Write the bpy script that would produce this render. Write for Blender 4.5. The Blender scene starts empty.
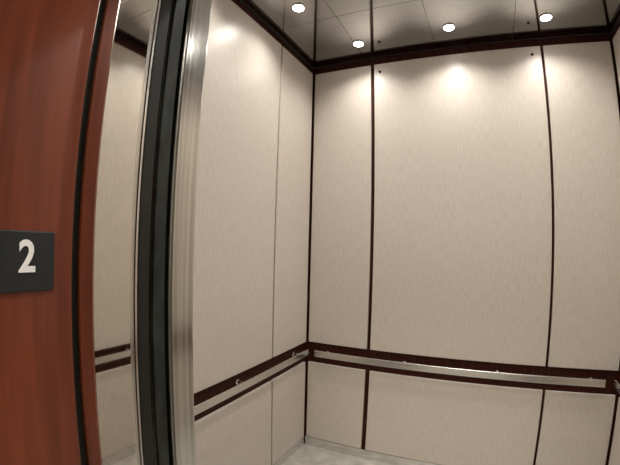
import bpy, bmesh, math
from mathutils import Matrix, Vector
S=1.15
sc=bpy.context.scene
sc.view_settings.view_transform='Standard'
# ---------------- materials
def mat(name,col,rough=.5,metal=0,**k):
    m=bpy.data.materials.new(name);m.use_nodes=True
    b=m.node_tree.nodes['Principled BSDF']
    b.inputs['Base Color'].default_value=(*col,1);b.inputs['Roughness'].default_value=rough;b.inputs['Metallic'].default_value=metal
    for a,v in k.items(): b.inputs[a].default_value=v
    return m
def grain(m,scale,c1,c2,rough=None,detail=6,bump=0,nscale=1.0,lo=.3,hi=.7):
    nt=m.node_tree;N=nt.nodes;L=nt.links;b=N['Principled BSDF']
    tc=N.new('ShaderNodeTexCoord');mp=N.new('ShaderNodeMapping');mp.inputs['Scale'].default_value=scale
    n=N.new('ShaderNodeTexNoise');n.inputs['Scale'].default_value=nscale;n.inputs['Detail'].default_value=detail
    r=N.new('ShaderNodeValToRGB');r.color_ramp.elements[0].color=(*c1,1);r.color_ramp.elements[1].color=(*c2,1)
    r.color_ramp.elements[0].position=lo;r.color_ramp.elements[1].position=hi
    L.new(tc.outputs['Object'],mp.inputs[0]);L.new(mp.outputs[0],n.inputs['Vector']);L.new(n.outputs['Fac'],r.inputs[0]);L.new(r.outputs[0],b.inputs['Base Color'])
    if rough:
        q=N.new('ShaderNodeMapRange');q.inputs['To Min'].default_value=rough[0];q.inputs['To Max'].default_value=rough[1]
        L.new(n.outputs['Fac'],q.inputs[0]);L.new(q.outputs[0],b.inputs['Roughness'])
    if bump:
        p=N.new('ShaderNodeBump');p.inputs['Strength'].default_value=bump;p.inputs['Distance'].default_value=.002
        L.new(n.outputs['Fac'],p.inputs['Height']);L.new(p.outputs[0],b.inputs['Normal'])
    return m
LAM=grain(mat('cream_laminate',(.6,.52,.42),.36),(180,180,16),(.575,.512,.45),(.685,.618,.55),bump=.12,detail=8)
DARK=grain(mat('dark_mahogany',(.03,.01,.008),.6,**{'Specular IOR Level':.12}),(60,60,3),(.026,.006,.004),(.058,.015,.010))
STEEL=grain(mat('brushed_steel',(.5,.48,.44),.3,1),(110,110,1.0),(.50,.485,.455),(.80,.79,.75),rough=(.12,.22))
STEELH=grain(mat('brushed_rail_steel',(.5,.48,.44),.3,1),(2,2,250),(.66,.65,.62),(.84,.83,.80),rough=(.18,.30))
MIRR=mat('polished_steel',(.80,.77,.72),.03,1)
CEIL=grain(mat('ceiling_metal',(.4,.39,.37),.2,1),(3,120,3),(.36,.36,.355),(.40,.40,.395),rough=(.05,.09))
BLACK=mat('black_rubber',(.008,.009,.008),.5)
GREEN=grain(mat('dark_weathered_edge',(.01,.015,.012),.45),(30,30,14),(.003,.005,.004),(.028,.036,.032))
WOOD=grain(mat('cherry_wood',(.3,.08,.03),.35,**{'Coat Weight':.4,'Coat Roughness':.2}),(26,26,1.3),(.125,.024,.009),(.26,.055,.021),rough=(.3,.4),nscale=1.6,lo=.25,hi=.75)
SIGN=mat('sign_plate',(.018,.022,.025),.5)
WHITE=mat('sign_white',(1,1,.98),.5)
PAINT=mat('hall_paint',(.6,.56,.5),.7)
FLOORM=grain(mat('stone_floor',(.5,.45,.38),.35),(12,12,12),(.34,.32,.29),(.52,.49,.44))
TRIM=mat('light_trim',(.7,.7,.68),.2,1)
SEAM=mat('ceiling_seam',(.12,.12,.12),.4,.5)
def emis(n,c,s):
    m=mat(n,c);b=m.node_tree.nodes['Principled BSDF'];b.inputs['Emission Color'].default_value=(*c,1);b.inputs['Emission Strength'].default_value=s;return m
LED=emis('led_lens',(1,.97,.93),30)
HALL=emis('hall_fill_lens',(1,.95,.86),5)  # glow for the added, unseen hall fill panel
# ---------------- mesh helper
def build(name,boxes,bevel=.002,cyls=()):
    bm=bmesh.new();mats=[]
    def mi(m):
        if m not in mats: mats.append(m)
        return mats.index(m)
    for (x0,x1,y0,y1,z0,z1),m in boxes:
        g=bmesh.ops.create_cube(bm,size=1)['verts']
        for v in g:
            v.co=Vector(((x0+x1)/2+v.co.x*(x1-x0),(y0+y1)/2+v.co.y*(y1-y0),(z0+z1)/2+v.co.z*(z1-z0)))*S
        k=mi(m)
        for f in {f for v in g for f in v.link_faces}: f.material_index=k
    for p0,p1,r,m in cyls:
        a,b=Vector(p0)*S,Vector(p1)*S;d=b-a
        M=Matrix.Translation((a+b)/2)@d.to_track_quat('Z','Y').to_matrix().to_4x4()
        g=bmesh.ops.create_cone(bm,cap_ends=True,segments=28,radius1=r*S,radius2=r*S,depth=d.length,matrix=M)['verts']
        k=mi(m)
        for f in {f for v in g for f in v.link_faces}: f.material_index=k
    me=bpy.data.meshes.new(name);bm.to_mesh(me);bm.free()
    for m in mats: me.materials.append(m)
    o=bpy.data.objects.new(name,me);sc.collection.objects.link(o)
    if bevel:
        b=o.modifiers.new('bevel','BEVEL');b.width=bevel*S;b.segments=2;b.limit_method='ANGLE'
    return o
W=1.775;A=.404;B=1.397;C=-.419
ZU,ZL=.652,.519;ZT=2.39;ZC=2.44;ZF=-.065
CY=-2.12
YI=CY+.584
YC=CY+.517
XS=.4785;XW=.4255;XS2=W-XS;XW2=W-XW
g=.010;t=.016
bk=[((-.1,W+.1,t,.1,ZF,ZC),DARK)]
for z0,z1,ga,gb in((0,ZL,.016,.009),(ZU,ZT,.012,.009)):
    for s0,s1 in((.010,A-ga),(A+ga*.8,B-gb),(B+gb*.6,W-.010)):
        bk.append(((s0,s1,0,t+.004,z0,z1),LAM))
bk.append(((0,W,.004,t+.002,ZF,-.004),STEELH))
scr=[((x,0.002,z),(x,-.006,z),.008,DARK) for x,z in((.451,2.335),(1.339,2.34))]
build('wall_back',bk,.002,scr)
YF=YI+.001
def side(name,x,sg):
    def bx(a,b,y0,y1,z0,z1,m): 
        a,b=x+sg*a,x+sg*b; return ((min(a,b),max(a,b),y0,y1,z0,z1),m)
    L=[bx(-.1,-t,YF,t-.0005,ZF,ZC,DARK)]
    for s0,s1 in((YF+.01,C-g*.7),(C+g*.7,-.014)):
        for z0,z1 in((0,ZL),(ZU,ZT)): L.append(bx(-t-.004,0,s0,s1,z0,z1,LAM))
    L.append(bx(-t-.002,-.004,YF,0,ZF,-.004,STEELH))
    build(name,L)
side('wall_left',0,1);side('wall_right',W,-1)
build('floor',[((-.1,W+.1,YC,.1,ZF-.06,ZF),FLOORM),((-2,W+2,-4.8,CY+.42,ZF-.06,ZF),FLOORM)],0)
build('door_sill',[((-.3,W+.3,CY+.425,CY+.474,ZF-.05,ZF+.002),STEELH),((-.3,W+.3,CY+.484,YC-.002,ZF-.05,ZF+.002),STEELH)],0)
cl=[((-.1,W+.1,YC,.1,ZC+.003,ZC+.06),SEAM)]
xs=[.0,.36,.80,1.24,W];ys=[-1.53,-1.0,-.5,0]
for i in range(4):
    for j in range(3): cl.append(((xs[i]+.001,xs[i+1]-.001,ys[j]+.001,ys[j+1]-.001,ZC,ZC+.021),CEIL))
build('ceiling',cl,.0005)
# handrails
RZ0,RZ1=.577,.617;rc=.592
build('handrail',[((.075,1.69,-.056,-.046,RZ0,RZ1),STEELH)],.003,
      [((x,-.047,rc),(x,.015,rc),.008,STEELH) for x in(.14,.62,1.14,1.63)]+[((x,.008,rc),(x,.0155,rc),.014,STEELH) for x in(.14,.62,1.14,1.63)])
Z0,Z1=.594,.630;rc=.608
for x,sg in((0,1),(W,-1)):
    a,b=sorted((x+sg*.046,x+sg*.056))
    build('handrail',[((a,b,-1.42,-.085,Z0,Z1),STEELH)],.003,
      [((x+sg*.047,y,rc),(x-sg*.015,y,rc),.008,STEELH) for y in(-1.3,-.72,-.16)]+[((x-sg*.008,y,rc),(x-sg*.0155,y,rc),.014,STEELH) for y in(-1.3,-.72,-.16)])
HD=1.95
build('cab_front_return',[((-.1,XS,YC,YI,ZF,ZC),STEEL),((XS2,W+.1,YC,YI,ZF,ZC),STEEL),((XS+.0005,XS2-.0005,YC,YI,HD,ZC),STEEL)],.005)
for nm,x0,x1,s in(('hoistway_door',-.02,XS-.012,1),('hoistway_door',XS2+.012,W+.02,-1)):
    ed=((x1-.006,x1+.002) if s>0 else (x0-.002,x0+.006))
    build(nm,[((x0,x1,CY+.440,CY+.470,ZF+.003,HD+.05),STEEL),((*ed,CY+.446,CY+.472,ZF+.003,HD+.05),BLACK)],.001)
for nm,x0,x1,s in(('car_door',-.02,XS-.02,1),('car_door',XS2+.02,W+.02,-1)):
    ed=((x1-.006,x1+.009) if s>0 else (x0-.009,x0+.006))
    build(nm,[((x0,x1,CY+.483,CY+.511,ZF+.003,HD+.05),STEEL),((*ed,CY+.484,CY+.5125,ZF+.003,HD+.05),GREEN)],.001)
y0=CY+.05
for nm,sg,xw,xs_ in(('door_jamb',1,XW,XS),('door_jamb',-1,XW2,XS2)):
    def bb(a,b,c,d,z0,z1,m): 
        return ((min(a,b),max(a,b),c,d,z0,z1),m)
    build(nm,[bb(xw-sg*.03,xw,y0-.012,CY+.338,ZF,HD,WOOD),
              bb(xw-sg*.12,xw,y0-.018,y0,ZF,HD+.1,WOOD),
              bb(xw-sg*.029,xw-sg*.006,CY+.335,CY+.3465,ZF,HD,BLACK),
              bb(xw-sg*.029,xs_,CY+.3455,CY+.421,ZF,HD,MIRR),
              bb(xw-sg*.029,xs_-sg*.004,CY+.420,CY+.432,ZF,HD,STEEL)],.0015)
build('wall_front',[((-2,XW-.031,y0,CY+.42,ZF,2.75),PAINT),((XW2+.031,W+2,y0,CY+.42,ZF,2.75),PAINT),((XW-.031,XW2+.031,y0,CY+.42,HD,2.75),PAINT)],0)
build('wall_hall_back',[((-2,W+2,-4.8,-4.7,ZF,2.75),PAINT)],0)
build('wall_hall_left',[((-2.1,-2,-4.8,y0+.3,ZF,2.75),PAINT)],0)
build('wall_hall_right',[((W+2,W+2.1,-4.8,y0+.3,ZF,2.75),PAINT)],0)
build('ceiling_hall',[((-2,W+2,-4.8,CY+.42,2.75,2.8),PAINT)],0)
# sign
for x,sg in((XW,1),(XW2,-1)):
    e=bpy.data.objects.new('floor_number_sign',None);sc.collection.objects.link(e)
    pl=build('plate',[((min(x,x+sg*.004),max(x,x+sg*.004),CY+.214,CY+.304,1.181,1.273),SIGN)],.002);pl.parent=e
    cu=bpy.data.curves.new('numeral','FONT');cu.body='2';cu.size=.067*S;cu.extrude=.0006;cu.offset=.0018;cu.align_x='CENTER'
    to=bpy.data.objects.new('numeral',cu);sc.collection.objects.link(to)
    to.data.materials.append(WHITE)
    R=Matrix(((0,0,sg),(sg,0,0),(0,1,0))).to_4x4()
    to.matrix_world=Matrix.Translation(Vector((x+sg*.0048,CY+.2585,1.212))*S)@R@Matrix.Diagonal((.82,1,1,1))
    to.parent=e
# camera
cd=bpy.data.cameras.new('camera');co=bpy.data.objects.new('camera',cd);sc.collection.objects.link(co)
Rm=Matrix.Rotation(.4504,4,'Z')@Matrix.Rotation(.0327+math.pi/2,4,'X')@Matrix.Rotation(.0253,4,'Z')
co.matrix_world=Matrix.Translation(Vector((1.0255,-2.1195,1.2651))*S)@Rm
cd.sensor_width=36;cd.sensor_fit='HORIZONTAL';cd.lens=22;cd.clip_start=.01
cd.type='PANO'
cd.panorama_type='FISHEYE_LENS_POLYNOMIAL';cd.fisheye_fov=math.pi
cd.fisheye_polynomial_k0=0;cd.fisheye_polynomial_k1=-.045871;cd.fisheye_polynomial_k2=0;cd.fisheye_polynomial_k3=8.9633e-6;cd.fisheye_polynomial_k4=0
sc.camera=co
for px,py,en in((.38,-.20,22),(.90,-.22,26),(1.40,-.21,23),(.22,-.65,21),(1.55,-.65,20),(.22,-1.15,20),(1.55,-1.15,22),(.9,-1.3,24)):
    ld=bpy.data.lights.new('spot','SPOT');ld.energy=en;ld.spot_size=math.radians(140);ld.spot_blend=.9;ld.shadow_soft_size=.02;ld.color=(1,.965,.90)
    lo=bpy.data.objects.new('spot',ld);lo.location=Vector((px,py,ZC-.012))*S;sc.collection.objects.link(lo)
    d=build('recessed_downlight',[],0,[((px,py,ZC-.006),(px,py,ZC+.002),.033,TRIM),((px,py,ZC-.008),(px,py,ZC-.004),.027,LED)])
    lo.parent=d
hl=build('hall_fill_panel',[((.4,1.4,-3.7,-2.7,2.70,2.75),TRIM),((.42,1.38,-3.68,-2.72,2.695,2.705),HALL)],0)  # unseen fill panel, added behind the camera for ambient light and reflections
ld=bpy.data.lights.new('hall_fill','AREA');ld.energy=60;ld.size=1.0;ld.color=(1,.95,.87)  # area light of the added hall fill, lights the wood jamb
lo=bpy.data.objects.new('hall_fill',ld);lo.location=Vector((.9,-3.2,2.69))*S;sc.collection.objects.link(lo);lo.parent=hl
w=bpy.data.worlds.new('world');sc.world=w;w.use_nodes=True;w.node_tree.nodes['Background'].inputs[0].default_value=(.05,.045,.04,1)
